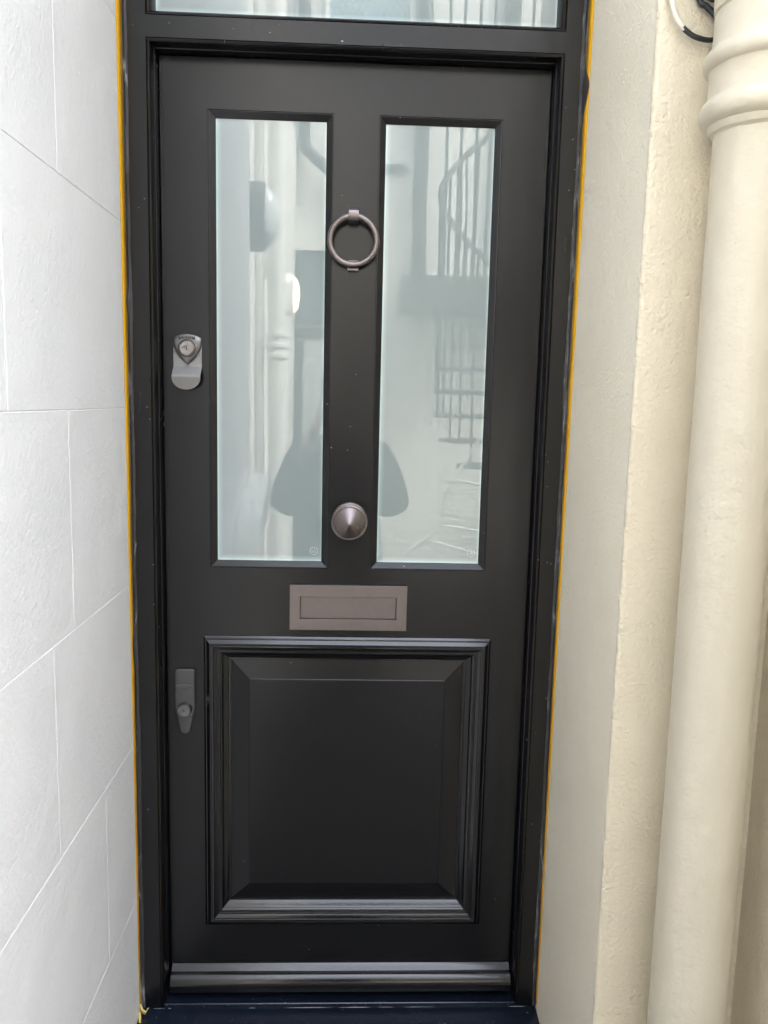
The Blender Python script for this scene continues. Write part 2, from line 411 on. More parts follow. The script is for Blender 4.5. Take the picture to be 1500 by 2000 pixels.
# sill
mb = MB()
sp = [(.07, Z(-1.2990)), (-.0415, Z(-1.2997)), (-.0432, Z(-1.3008)), (-.0438, Z(-1.3045)), (-.0438, Z(-1.3065)), (-.047, Z(-1.3068)), (-.052, Z(-1.3060)), (-.115, Z(-1.316)), (-.121, Z(-1.319)), (-.123, Z(-1.325)), (-.123, Z(-1.36)), (.07, Z(-1.36))]
mb.loft([[(x, y, z) for y, z in sp] for x in (-.4352, .4203)])
obj('sill', mb, M_sill, df, smooth=30)
def chips(parent, spots, name='paint_chip'):
    mb = MB()
    for x0, x1, y, z, h in spots:
        n = max(4, int((x1-x0)/.004)); top = []; bot = []
        for i in range(n+1):
            x = x0 + (x1-x0)*i/n; t = h*(.35 + .65*abs(noise.noise(Vector((x*170, z*30, 2)))))*math.sin(PI*(i+.35)/(n+.7))
            top.append((x, y, z + t)); bot.append((x, y, z - t*.4))
        mb.loft([top, bot], False, False)
    return obj(name, mb, M_chip, parent)
chips(df, [(-.410,-.385,-.0473,Z(-1.3066),.0012), (-.378,-.371,-.0473,Z(-1.3066),.0010), (-.205,-.19,-.0473,Z(-1.3066),.0009), (-.13,-.025,-.0473,Z(-1.3066),.0017), (-.012,.06,-.0473,Z(-1.3066),.0016), (.075,.11,-.0473,Z(-1.3066),.0012), (.13,.20,-.0473,Z(-1.3066),.0011), (.36,.40,-.0473,Z(-1.3066),.0010)])
def pane(name, x0, x1, z0, z1, y, parent):
    bm = bmesh.new(); me = bpy.data.meshes.new(name); off = root_loc(parent)
    w_ = .011
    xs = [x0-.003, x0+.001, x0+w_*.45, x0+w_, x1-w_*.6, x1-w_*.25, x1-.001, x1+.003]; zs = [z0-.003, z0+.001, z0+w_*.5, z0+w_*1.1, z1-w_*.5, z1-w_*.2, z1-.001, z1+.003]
    rx = [.8, .75, .25, 0, 0, .15, .5, .6]; rz = [1, .9, .32, 0, 0, .05, .15, .15]  # weights of the painted edge glow, strongest at the foot and left
    g = [[bm.verts.new((x-off.x, y-off.y, z-off.z)) for z in zs] for x in xs]
    for i in range(7):
        for j in range(7): bm.faces.new((g[i][j], g[i+1][j], g[i+1][j+1], g[i][j+1]))
    # rear face and edges so that the pane has thickness
    b = [bm.verts.new((x-off.x, y+.006-off.y, z-off.z)) for x, z in ((xs[0],zs[0]),(xs[-1],zs[0]),(xs[-1],zs[-1]),(xs[0],zs[-1]))]
    bm.faces.new(b[::-1])
    bm.to_mesh(me); bm.free()
    at = me.attributes.new('rim_glow', 'FLOAT', 'POINT')
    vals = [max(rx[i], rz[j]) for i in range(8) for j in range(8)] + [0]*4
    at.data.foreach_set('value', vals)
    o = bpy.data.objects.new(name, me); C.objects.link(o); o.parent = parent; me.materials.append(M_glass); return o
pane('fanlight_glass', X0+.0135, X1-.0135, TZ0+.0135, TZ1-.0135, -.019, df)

# ------------------------------------------------------------------ door
fd = thing('front_door', (0, .02, Z(-1.29)), 'black front door with two tall frosted panes over one raised panel', 'door')
LX0, LX1, LZ0, LZ1 = -.3803, .3683, Z(-1.292), Z(.6395)
GL = [(-.290, -.0487, Z(-.3445), Z(.547)), (.0380, .2785, Z(-.3445), Z(.547))]
PN = (-.3045, .2968, Z(-1.1415), Z(-.4895))
PH = (PN[0]+.02, PN[1]-.02, PN[2]+.02, PN[3]-.02)
mb = MB()
mb.grid_plate([LX0, LX1] + [v for g in GL for v in g[:2]] + list(PH[:2]), [LZ0, LZ1, GL[0][2], GL[0][3], PH[2], PH[3]], GL + [PH], 0, .044)
obj('leaf', mb, M_black, fd)
for g in GL:
    mb = MB(); mb.picture_frame(*g, [(0, .0002), (.0005, .0018), (.0011, .0018), (.0014, .0002), (.0026, .0004), (.0137, .0066), (.0142, .0076), (.0142, .02)])
    obj('glazing_bead', mb, M_black, fd)
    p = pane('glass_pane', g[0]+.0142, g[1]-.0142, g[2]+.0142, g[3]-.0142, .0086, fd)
    # etched round stamp in the lower right corner
    mb = MB(); cx, cz = g[1]-.0142-.0155, g[2]+.0142+.0215; r0, r1 = .0072, .0084
    for a0, a1 in ((100, 235), (250, 300), (-50, -5), (10, 60), (72, 92)):
        vs = []; fs = []; n = 12
        for i in range(n+1):
            a = R(a0 + (a1-a0)*i/n)
            vs += [(cx+r0*math.cos(a), .0082, cz+r0*math.sin(a)), (cx+r1*math.cos(a), .0082, cz+r1*math.sin(a))]
        mb.add(vs, [(2*i, 2*i+1, 2*i+3, 2*i+2) for i in range(n)])
    mb.tube([(cx-.0045, .0083, cz+.001), (cx-.003, .0083, cz-.002), (cx-.001, .0083, cz-.0035)], .0004, 5)
    mb.tube([(cx-.0015, .0083, cz+.003), (cx+.0012, .0083, cz+.0035), (cx+.0008, .0083, cz+.001), (cx+.003, .0083, cz), (cx+.0028, .0083, cz-.0028), (cx-.0002, .0083, cz-.003), (cx-.0012, .0083, cz+.0005)], .0004, 5)
    st = obj('etched_stamp', mb, M_etch, p)
# bolection moulding
def arc(cu, cy, r, a0, a1, n=6): return [(cu + r*math.cos(R(a0+(a1-a0)*i/n)), cy - r*math.sin(R(a0+(a1-a0)*i/n))) for i in range(n+1)]
prof = [(0, .0005), (0, -.0018), (.0034, -.0050), (.0048, -.0058), (.0062, -.0060)] + [(.0066, -.0084), (.0135, -.0142)] \
     + [(.0175, -.0137), (.0180, -.0150), (.0205, -.0152), (.0215, -.0145), (.0222, -.0118), (.0260, -.0100), (.0285, -.0080), (.0290, -.0064), (.0310, -.0062), (.0316, -.0052)] \
     + arc(.0316, .0030, .0082, 88, 20, 7)[0:] + [(.0408, .0018), (.0430, .0030), (.0470, .0068), (.0500, .0092), (.0505, .0100), (.0525, .0100), (.0528, .0116), (.0542, .0117), (.0544, .0135)]
mb = MB(); mb.picture_frame(*PN, prof)
obj('panel_moulding', mb, M_blackh, fd, smooth=28)
u0 = .0540; u1 = .0935
mb = MB()
mb.picture_frame(PN[0], PN[1], PN[2], PN[3], [(u0-.01, .0130), (u0+.001, .0130), (u1, .0045), (u1+.0002, .0022), (u1+.0012, .0014), (u1+.0022, .0013)])
q = u1+.0022
mb.add([(PN[0]+q, .0013, PN[2]+q), (PN[1]-q, .0013, PN[2]+q), (PN[1]-q, .0013, PN[3]-q), (PN[0]+q, .0013, PN[3]-q)], [(0,1,2,3)])
mb.box((PH[0], .022, PH[2]), (PH[1], .04, PH[3]))
obj('raised_panel', mb, M_black, fd)
# weather bar
mb = MB()
z1 = Z(-1.2335)
wp = [(.001, z1), (-.003, z1), (-.010, z1-.0045), (-.0135, z1-.0095), (-.0150, z1-.0105), (-.0165, z1-.0110)]
for i in range(11):
    a = R(80 - 95*i/10); wp.append((-.0150 - .0200*math.cos(a)*.95, z1-.0335 + .0225*math.sin(a)))
wp += [(-.0335, z1-.0455), (-.0325, z1-.0475), (.001, z1-.0475)]
mb.loft([[(x, y, z) for y, z in wp] for x in (-.3765, .3665)])
obj('weather_bar', mb, M_blackh, fd, smooth=32)

# knocker
kx, kz = -.0075, Z(.309)
mb = MB()   # hinge boss: a rolled strap over the ring
bw = .0100; top = Z(.3665)
sp = [(-.0003, top+.001), (-.014, top+.001)]
for i in range(13):
    a = R(90 - 180*i/12); sp.append((-.0215 - .0125*abs(math.cos(a))**.7, top-.0115 + .0125*math.sin(a)))
sp += [(-.014, top-.0240), (-.0003, top-.0240)]
mb.loft([[(x, y, z) for y, z in sp] for x in (kx-bw, kx+bw)])
kn = obj('door_knocker', mb, M_bronze, fd, smooth=35, bevel=.0008)
mb = MB(); rr_, tr = .0450, .0060; ns, nt_ = 96, 20; vs = []; fs = []
for i in range(ns):
    a = 2*PI*i/ns
    for j in range(nt_):
        b = 2*PI*j/nt_; q = rr_ + tr*math.cos(b)
        zz = q*math.cos(a); lean = -.024 + (1-math.cos(a))*.5*.008
        vs.append((kx + q*math.sin(a), lean + tr*math.sin(b), kz + zz))
for i in range(ns):
    for j in range(nt_): fs.append((i*nt_+j, ((i+1)%ns)*nt_+j, ((i+1)%ns)*nt_+(j+1)%nt_, i*nt_+(j+1)%nt_))
mb.add(vs, fs); obj('knocker_ring', mb, M_bronze, kn, smooth=80)
mb = MB(); mb.box((kx-.0108, -.0095, Z(.2535)), (kx+.0108, -.0003, Z(.2735))); obj('strike_plate', mb, M_bronze, kn, bevel=.001)

# knob
mb = MB(); c = (-.0055, 0, Z(-.2405))
mb.lathe(c, [(.0355, -.0003), (.0362, -.003), (.0345, -.006), (.025, -.009), (.020, -.014), (.019, -.024), (.022, -.031), (.030, -.0355), (.0345, -.038), (.0362, -.041), (.0365, -.0435), (.0352, -.0462), (.0333, -.0472), (.0326, -.0470),
             (.0322, -.0478), (.029, -.0505), (.022, -.0560), (.014, -.0617), (.006, -.0668), (.002, -.0688), (.0004, -.0692)], 'y', 72)
obj('door_knob', mb, M_bronze, fd, smooth=30)

# letter plate
LX, LR, LB, LT = -.1262, .1168, Z(-.4730), Z(-.3780)
FX, FR, FB, FT = -.1050, .0952, Z(-.4500), Z(-.4023)
mb = MB(); mb.grid_plate([LX, FX, FR, LR], [LB, FB, FT, LT], [(FX, FR, FB, FT)], -.0085, -.0003)
lp = obj('letter_plate', mb, M_bronze, fd, bevel=.0006)
mb = MB(); mb.box((FX+.0010, -.0012, FB+.0008), (FR-.0012, -.0004, FT-.0018)); obj('letter_flap', mb, M_bronze, lp, bevel=.0004)
mb = MB(); mb.box((FX-.001, -.00035, FB-.001), (FR+.001, -.0001, FT+.001)); obj('slot', mb, M_hole, lp)

# cylinder pull with shield
px0, px1 = -.3598, -.3040
mb = MB()
prof = [(-.0018, Z(.114)), (-.0018, Z(.0625)), (-.0030, Z(.0600)), (-.0190, Z(.0445)), (-.0205, Z(.0415)), (-.0205, Z(.038))]
front = [[(px0, y, z), (px1, y, z)] for y, z in prof]
n = 16; cx = (px0+px1)/2; hw = (px1-px0)/2
for i in range(1, n+1):
    a = PI/2*i/n; front.append([(cx - hw*math.cos(a), -.0205, Z(.038) - .0225*math.sin(a)), (cx + hw*math.cos(a), -.0205, Z(.038) - .0225*math.sin(a))])
back = [[(a[0], a[1]+.0015, a[2]-(.0006 if 2 <= i <= 3 else 0)), (b[0], b[1]+.0015, b[2]-(.0006 if 2 <= i <= 3 else 0))] for i, (a, b) in enumerate(front)]
rings = [[f[0], f[1], b[1], b[0]] for f, b in zip(front, back)]
mb.loft(rings)
cp = obj('cylinder_pull', mb, M_steel, fd, smooth=32)
# shield casting
sx, st_ = -.3320, Z(.1245)
out = []
for i in range(13): t = i/12*2-1; out.append((sx + t*.0283, st_ - .0080*t*t))
for i in range(1, 15):
    t = i/14; out.append((sx + .0283*(1 - t**2.1) + .0012*math.sin(PI*t), Z(.1165) - (.1165-.0645)*t))
for i in range(13, 0, -1):
    t = i/14; out.append((sx - .0283*(1 - t**2.1) - .0012*math.sin(PI*t), Z(.1165) - (.1165-.0645)*t))
cen = Vector((sx, Z(.096)))
def shrink(s): return [tuple(cen + (Vector(p)-cen)*s) for p in out]
mb = MB()
rings = [[(x, y, z) for x, z in shrink(s)] for s, y in ((1, -.0020), (1, -.0052), (.975, -.0066), (.93, -.0076), (.70, -.0088), (.45, -.0090))]
mb.loft(rings)
sh = obj('shield', mb, M_shield, cp, smooth=40)
mb = MB(); mb.lathe((sx, 0, Z(.0965)), [(.0158, -.0080), (.0158, -.0100), (.0150, -.0108), (.0145, -.0104), (.0145, -.0094), (.0136, -.0094), (.0136, -.0120), (.0128, -.0127), (.0060, -.0127), (.0055, -.0120), (.0002, -.0120)], 'y', 48)
obj('lock_cylinder', mb, M_cyl, cp, smooth=30)
mb = MB(); mb.lathe((sx, 0, Z(.0965)), [(.0172, -.0080), (.0172, -.0095), (.0160, -.0097), (.0158, -.0085)], 'y', 48); obj('lock_gap_shade', mb, M_hole, cp, smooth=30)  # black ring painting in the shaded gap around the cylinder
mb = MB(); mb.box((sx-.0008, -.0124, Z(.0925)), (sx+.0008, -.0119, Z(.1005))); mb.lathe((sx-.0042, 0, Z(.0985)), [(.0012, -.0124), (.0002, -.0126)], 'y', 12)
obj('keyhole', mb, M_hole, cp)
mb = MB(); mb.lathe((sx, 0, Z(.0918)), [(.0012, -.0121), (.0008, -.0129), (.0001, -.0131)], 'y', 12); mb.lathe((sx, 0, Z(.1015)), [(.0011, -.0121), (.0008, -.0129), (.0001, -.0131)], 'y', 12)
obj('key_pin', mb, M_bright, cp, smooth=60)
mb = MB(); ax, az, ar = sx, Z(.1125), .05
def arcplate(mb, cx, cz, ar, h, hwid, y0, y1, n=16):
    rings = []
    for i in range(n+1):
        a = (i/n*2-1)*hwid/ar
        rings.append([(cx+(ar)*math.sin(a), y0, cz+ar*math.cos(a)-ar), (cx+(ar+h)*math.sin(a), y0, cz+(ar+h)*math.cos(a)-ar), (cx+(ar+h)*math.sin(a), y1, cz+(ar+h)*math.cos(a)-ar), (cx+ar*math.sin(a), y1, cz+ar*math.cos(a)-ar)])
    mb.loft(rings)
arcplate(mb, sx, Z(.1140), .06, .0072, .0155, -.0083, -.0070)
obj('name_recess', mb, M_steel, cp)
mb = MB(); txt_mb(mb, 'BANHAM', .0075, face_door(sx, -.0086, Z(.1148)), .0004, arc=.06, bold=.00018)
obj('lettering', mb, M_hole, cp)

# lower deadlock escutcheon
lx = -.3435
out = []
w2 = .0208; zt = Z(-.5615); zl = Z(-.648); zb = Z(-.7035)
for i in range(7): a = R(180-90*i/6); out.append((lx-w2+.006+.006*math.cos(a), zt-.006+.006*math.sin(a)))
for i in range(7): a = R(90-90*i/6); out.append((lx+w2-.006+.006*math.cos(a), zt-.006+.006*math.sin(a)))
out += [(lx+w2, zl+.004), (lx+w2-.0004, zl-.002)]
for i in range(9): a = R(-18-144*i/8); out.append((lx+.0108*math.cos(a), zb+.0118+.0108*math.sin(a)))
out += [(lx-w2+.0004, zl-.002), (lx-w2, zl+.004)]
cen = Vector((lx, Z(-.63)))
mb = MB()
def inset(d):   # constant inset of the outline
    pts = [Vector(p) for p in out]; res = []
    m = len(pts)
    for i in range(m):
        t = (pts[(i+1)%m]-pts[i-1]).normalized(); nn = Vector((t.y, -t.x))
        res.append(tuple(pts[i] + nn*d))
    return res
mb.loft([[(x, y, z) for x, z in inset(d)] for d, y in ((0, -.0003), (0, -.0045), (.0006, -.0058), (.0016, -.0064), (.003, -.0066))])
lk = obj('deadlock_plate', mb, M_latch, fd, smooth=40)
mb = MB(); arcplate(mb, lx, Z(-.6015), .045, .0080, .0150, -.0072, -.0062); obj('name_recess', mb, M_shield, lk)
mb = MB(); arcplate(mb, lx, Z(-.6030), .045, .0009, .0135, -.0080, -.0062); obj('name_rim', mb, M_steel, lk)
mb = MB(); txt_mb(mb, 'BANHAM', .0070, face_door(lx, -.0075, Z(-.6003)), .0003, arc=.045, bold=.00012); obj('lettering', mb, M_latch, lk)
mb = MB(); cz = Z(-.6475); mb.lathe((lx, 0, cz), [(.0150, -.0063), (.0150, -.0100), (.0145, -.0110), (.0138, -.0150), (.0138, -.0175), (.0128, -.0190), (.0100, -.0190), (.0070, -.0190), (.0066, -.0184), (.0002, -.0184)], 'y', 48)
obj('lock_cylinder', mb, M_shield, lk, smooth=30)
mb = MB(); mb.box((lx-.0007, -.0188, cz-.003), (lx+.0007, -.0183, cz+.004)); mb.lathe((lx-.004, 0, cz+.002), [(.0010, -.0188), (.0002, -.0190)], 'y', 10); obj('keyhole', mb, M_hole, lk)
mb = MB(); mb.lathe((lx, 0, cz-.0038), [(.0010, -.0185), (.0007, -.0192), (.0001, -.0194)], 'y', 10); obj('key_pin', mb, M_bright, lk, smooth=60)

# ------------------------------------------------------------------ yellow masking tape along both sides
def tape(xw, sgn, label, ya0, ya1, seed, cuts=()):
    mb = MB(); n = 360; vs = []; z0, z1 = Z(-1.295), Z(1.15)
    for j in range(n+1):
        z = z0 + (z1-z0)*j/n; t = (z - Z(-1.29))/2.0
        out_ = ya0 + (ya1-ya0)*min(1, max(0, t)) + .0012*noise.noise(Vector((seed, 1, z*7)))
        inn = F - .002
        x = xw + sgn*(.0006 + .0003*noise.noise(Vector((seed, 5, z*20))))
        vs += [(x, inn, z), (x, out_, z)]
    mb.add(vs, [(2*j, 2*j+1, 2*j+3, 2*j+2) for j in range(n)])
    o = obj('masking_tape', mb, M_tape, loc=(xw, F, z0), smooth=60)
    s = o.modifiers.new('thickness', 'SOLIDIFY'); s.thickness = .0002; s.offset = 0
    return tag(o, label, 'tape', 'yellow masking tape strips')
tl = tape(-.436, 1, 'yellow masking tape strip on the white wall, left edge of the black frame', -.060, -.087, 2.2)
tape(.4213, -1, 'yellow masking tape strip on the cream reveal, right edge of the black frame', -.060, -.086, 8.4)
# curled ends of the left strip at the sill
def ribbon(mb, pts, width):
    vs = []
    for (p, wv) in zip(pts, width):
        p = Vector(p); wv = Vector(wv); vs += [p - wv, p + wv]
    mb.add(vs, [(2*i, 2*i+1, 2*i+3, 2*i+2) for i in range(len(pts)-1)])
mb = MB()
ribbon(mb, [(-.4345,-.062,Z(-1.285)), (-.431,-.064,Z(-1.292)), (-.427,-.066,Z(-1.298)), (-.421,-.068,Z(-1.299)), (-.417,-.069,Z(-1.294)), (-.415,-.068,Z(-1.288))], [(0.001,0,.004),(.002,0,.0045),(.001,0,.005),(.000,0,.0045),(.0018,0,.003),(.002,0,.001)])
ribbon(mb, [(-.4335,-.066,Z(-1.300)), (-.432,-.072,Z(-1.306)), (-.430,-.080,Z(-1.310)), (-.426,-.088,Z(-1.314)), (-.421,-.095,Z(-1.316))], [(.0025,0,.001),(.0028,0,0),(.0024,0,0),(.0018,0,0),(.0006,0,0)])
o = obj('tape_curl', mb, M_tapeb, tl, smooth=70); s = o.modifiers.new('thickness', 'SOLIDIFY'); s.thickness = .0003

# ------------------------------------------------------------------ cast iron soil pipe
def rough_lathe(mb, c, prof, amp, n=72, seed=0):
    rings = []
    for r, z in prof:
        ring = []
        for k in range(n):
            a = 2*PI*k/n; q = Vector((math.cos(a)*2.2, math.sin(a)*2.2, z*7 + seed)); q2 = q*4
            rr2 = r + amp*noise.noise(q) + amp*.5*noise.noise(q2)
            ring.append((c[0]+rr2*math.cos(a), c[1]+rr2*math.sin(a), z))
        rings.append(ring)
    mb.loft(rings)
PX, PY = .5425, -.502
dp = thing('drainpipe', (PX, PY, 0), 'thick cream painted drainpipe with a ringed socket, right of the doorway', 'drainpipe')
mb = MB(); rough_lathe(mb, (PX, PY), [(.0572, 0)] + [(.0572, .02*i) for i in range(1, 100)] + [(.0572, Z(.385))], .0009); obj('pipe', mb, M_pipe, dp, smooth=60)
sp = [(.0570,.370),(.0605,.3735),(.0622,.3738),(.0650,.3790),(.0655,.3830),(.0720,.3860),(.0760,.3895),(.0782,.3965),(.0780,.4035),(.0750,.4100),(.0712,.4140),(.0690,.4165),(.0682,.4200),(.0680,.436),(.0680,.4520),(.0690,.4545),(.0735,.4565),(.0765,.4605),(.0776,.4665),(.0766,.4725),(.0730,.4775),(.0690,.4805),(.0668,.4840),(.0662,.500),(.0660,.515),(.0660,.5265),(.0640,.5280),(.0638,.5300),(.0668,.5315),(.0675,.540),(.0675,.60),(.0672,.72)]
mb = MB(); rough_lathe(mb, (PX, PY), [(r, Z(z)) for r, z in sp], .0009, seed=4); obj('pipe_socket', mb, M_pipe, dp, smooth=38)
mb = MB(); rough_lathe(mb, (PX, PY), [(.0572, Z(.70) + .1*i) for i in range(40)], .0009); obj('pipe', mb, M_pipe, dp, smooth=60)

# cables on the cream wall
def crv(pts, n=10):
    P = [Vector(p) for p in pts]; P = [P[0]*2-P[1]] + P + [P[-1]*2-P[-2]]; out = []
    for i in range(1, len(P)-2):
        for k in range(n):
            t = k/n; a, b, c, d = P[i-1], P[i], P[i+1], P[i+2]
            out.append(.5*((2*b) + (-a+c)*t + (2*a-5*b+4*c-d)*t*t + (-a+3*b-3*c+d)*t**3))
    out.append(P[-2]); return out
YW = YC - .008
mb = MB()
mb.tube(crv([(.431, YW, Z(.75)), (.431, YW, Z(.63)), (.436, YW-.002, Z(.572)), (.442, YW-.003, Z(.550)), (.4525, YW-.003, Z(.536)), (.467, YW-.003, Z(.525)), (.482, YW-.003, Z(.520)), (.500, YW-.002, Z(.520)), (.54, YW, Z(.53)), (.60, YW, Z(.58))]), .0036, 10)
tag(obj('cable', mb, M_cable, loc=(.44, YW, Z(.55)), smooth=60), 'dark cable with flaking cream paint, looping behind the drainpipe', 'cable')
mb = MB()
mb.tube(crv([(.455, YW, Z(.66)), (.4735, YW-.002, Z(.577)), (.486, YW-.003, Z(.563)), (.499, YW-.003, Z(.553)), (.515, YW-.002, Z(.540)), (.56, YW, Z(.52))]), .0042, 10)
mb.tube(crv([(.474, YW-.002, Z(.585)), (.487, YW-.009, Z(.574)), (.500, YW-.009, Z(.573)), (.53, YW-.004, Z(.59))]), .0062, 10)
tag(obj('cable', mb, M_iron, loc=(.49, YW, Z(.6)), smooth=60), 'short black cable bundle tucked behind the pipe at the top edge', 'cable')

# ------------------------------------------------------------------ courtyard behind the camera (seen in the glass)
mb = MB(); mb.box((-.86, -6.5, 0), (3.6, -5.96, 5.6))
tag(obj('wall', mb, M_court, loc=(1,-6.2,0)), 'pale rendered wall at the far end of the courtyard, reflected in the glass', 'wall')
mb = MB(); mb.box((3.4, -5.959, 0), (3.6, .3, 3.3))
tag(obj('wall', mb, M_court, loc=(2.5,-3,0)), 'pale low wall closing the courtyard beyond the drainpipe', 'wall')
mb = MB(); mb.box((-.4, -.6, .0), (.38, -.126, .15)); mb.box((-.4355, -.125, 0), (.4200, .07, .2590))
tag(obj('doorstep', mb, plain('stone_step', (.055,.055,.055), .7), loc=(0,-.3,0), bevel=.008), 'dark stone step below the dark door sill', 'step')
mb = MB(); mb.loft([[(-.4355,y,z) for y,z in ((-1.22,1.00),(-1.30,1.13),(-1.42,1.23),(-1.70,1.32),(-1.73,1.20),(-1.55,1.02))], [(-.345,y,z) for y,z in ((-1.26,1.08),(-1.32,1.15),(-1.43,1.23),(-1.70,1.31),(-1.73,1.22),(-1.55,1.12))]])
tag(obj('ledge', mb, M_white, loc=(-.4,-1.5,1.2), bevel=.01), 'white sloping ledge on the wall, reflected at the foot of the left pane', 'ledge')
# pipes
t = thing('drainpipe', (-.425, -2.936, 0), 'white drainpipe with a ringed collar, reflected in the left pane', 'drainpipe')
mb = MB(); mb.tube([(-.44,-2.936,0),(-.44,-2.936,5.1)], .05, 24); obj('pipe', mb, M_whitepaint, t, smooth=60)
mb = MB(); mb.lathe((-.44,-2.936,0), [(.05,1.84),(.062,1.85),(.062,1.87),(.056,1.875),(.056,1.90),(.062,1.905),(.062,1.925),(.056,1.93),(.056,1.96),(.064,1.965),(.064,1.985),(.05,1.99)], 'z', 24); obj('collar', mb, M_whitepaint, t, smooth=30)
mb = MB(); mb.tube([(-.525,-2.93,0),(-.525,-2.93,5.1)], .016, 12); tag(obj('thin_pipe', mb, M_whitepaint, loc=(-.525,-2.93,0), smooth=60), 'thin white pipe beside the ringed white drainpipe', 'pipe')
mb = MB(); mb.tube([(.56,-5.88,2.75),(.56,-5.88,6.9)], .065, 20); tag(obj('drainpipe', mb, M_iron, loc=(.56,-5.88,2.75), smooth=60), 'black drainpipe on the far wall, left of the spiral stair', 'drainpipe')
mb = MB(); mb.tube(crv([(-.49,-5.88,6.9),(-.49,-5.88,4.2),(-.49,-5.88,3.9),(-.42,-5.86,3.78),(-.22,-5.84,3.60),(.1,-5.88,3.3)]), .05, 16); tag(obj('drainpipe', mb, M_iron, loc=(-.49,-5.88,3.9), smooth=60), 'black drainpipe with a bent foot, high on the far wall', 'drainpipe')
mb = MB(); mb.tube([(1.30,-5.9,3.0),(1.30,-5.9,6.9)], .05, 16); tag(obj('drainpipe', mb, M_iron, loc=(1.30,-5.9,3), smooth=60), 'black drainpipe on the far wall, behind the spiral stair', 'drainpipe')
# bulkhead lamps
def lamp(y, z, lit, label, k=1.0):
    t = thing('bulkhead_lamp', (-.56, y, z), label, 'lamp', 'bulkhead lamps on the set-back wall')
    mb = MB(); rings = []
    for x, q in ((-.5598, .97), (-.545, 1.0), (-.56+.095*k, 1.0), (-.56+.105*k, .93)):
        rings.append([(x, y + .085*k*q*math.copysign(abs(math.cos(a))**.55, math.cos(a)), z + .165*k*q*math.copysign(abs(math.sin(a))**.55, math.sin(a))) for a in [2*PI*i/32 for i in range(32)]])
    mb.loft(rings); obj('lamp_housing', mb, M_iron if not lit else M_whitepaint, t, smooth=40)
    mb = MB(); rings = []
    for i in range(8):
        a = PI/2*i/7.4; rings.append([(-.56 + .105*k + (.068 if not lit else .045)*k*math.sin(a), y + .068*k*math.cos(a)*math.cos(b), z + .140*k*math.cos(a)*math.sin(b)) for b in [2*PI*i/28 for i in range(28)]])
    mb.loft(rings); obj('lamp_lens', mb, M_lit if lit else M_lens, t, smooth=60)
lamp(-2.54, 2.52, False, 'unlit black bulkhead lamp nearest the door')
lamp(-3.25, 2.47, True, 'lit pale bulkhead lamp in the middle of the three', .86)
lamp(-4.55, 2.40, True, 'lit pale bulkhead lamp farthest from the door', .92)
# windows and door on far wall
t = thing('window', (-.43, -5.95, 2.35), 'dark window low on the far wall, reflected beside the centre stile', 'window')
mb = MB(); mb.grid_plate([-.60,-.56,-.24,-.20],[2.32,2.36,2.90,2.97],[(-.56,-.24,2.36,2.90)],-5.93,-5.9595); obj('window_frame', mb, M_iron, t)
mb = MB(); mb.box((-.56,-5.9595,2.36),(-.24,-5.945,2.90)); obj('pane', mb, M_dpane, t)
t = thing('door', (-.4, -5.95, 0), 'dark framed door below the window on the far wall', 'door')
mb = MB(); mb.grid_plate([-.66,-.48,.12,.22],[.02,2.18,2.28],[(-.48,.12,.02,2.18)],-5.92,-5.9595); obj('door_surround', mb, M_iron, t)
mb = MB(); mb.box((-.48,-5.9595,.02),(.12,-5.94,2.18)); obj('door_leaf', mb, plain('pale_door_paint', (.5,.52,.5), .5), t)
t = thing('window', (.1, -5.95, 4.7), 'pale blue window behind white diamond mesh, reflected in the fanlight', 'window')
mb = MB(); mb.box((-.27,-5.9595,4.6),(.42,-5.945,6.2)); obj('pane', mb, M_bpane, t)
mb = MB(); mb.grid_plate([-.31,-.27,.42,.46],[4.55,4.6,6.2,6.25],[(-.27,.42,4.6,6.2)],-5.92,-5.9595); obj('window_frame', mb, M_whitepaint, t)
mb = MB()
for k in range(-26, 16):
    for sg in (1, -1):
        # diamonds 60 mm wide and 110 mm tall, clipped to the opening
        x_a = -.27 + k*.06 if sg > 0 else .42 - k*.06
        p = []
        for z in (4.6, 6.2): p.append((x_a + sg*(z-4.6)*.545, z))
        (xa, za), (xb, zb_) = p
        lo, hi = -.27, .42
        def at(x): return za + (x-xa)/(xb-xa)*(zb_-za)
        xs = sorted([min(max(xa, lo), hi), min(max(xb, lo), hi)])
        if xs[1]-xs[0] < .01: continue
        mb.tube([(xs[0], -5.93, at(xs[0])), (xs[1], -5.93, at(xs[1]))], .0035, 5)
obj('wire_mesh', mb, M_wire, t)
# cables on far wall, recess panel
mb = MB(); mb.box((-.10,-5.9595,3.66),(.42,-5.93,3.74)); tag(obj('ledge', mb, M_iron, loc=(.1,-5.95,3.7)), 'thin dark ledge high on the far wall, left of the black drainpipe', 'ledge')
# balcony slab
mb = MB(); mb.box((.38,-5.9595,2.42),(1.9,-5.5,2.72)); tag(obj('balcony_slab', mb, plain('grey_steel', (.10,.11,.115), .5), loc=(1.1,-5.5,2.4)), 'dark grey balcony slab behind the spiral stair', 'balcony')
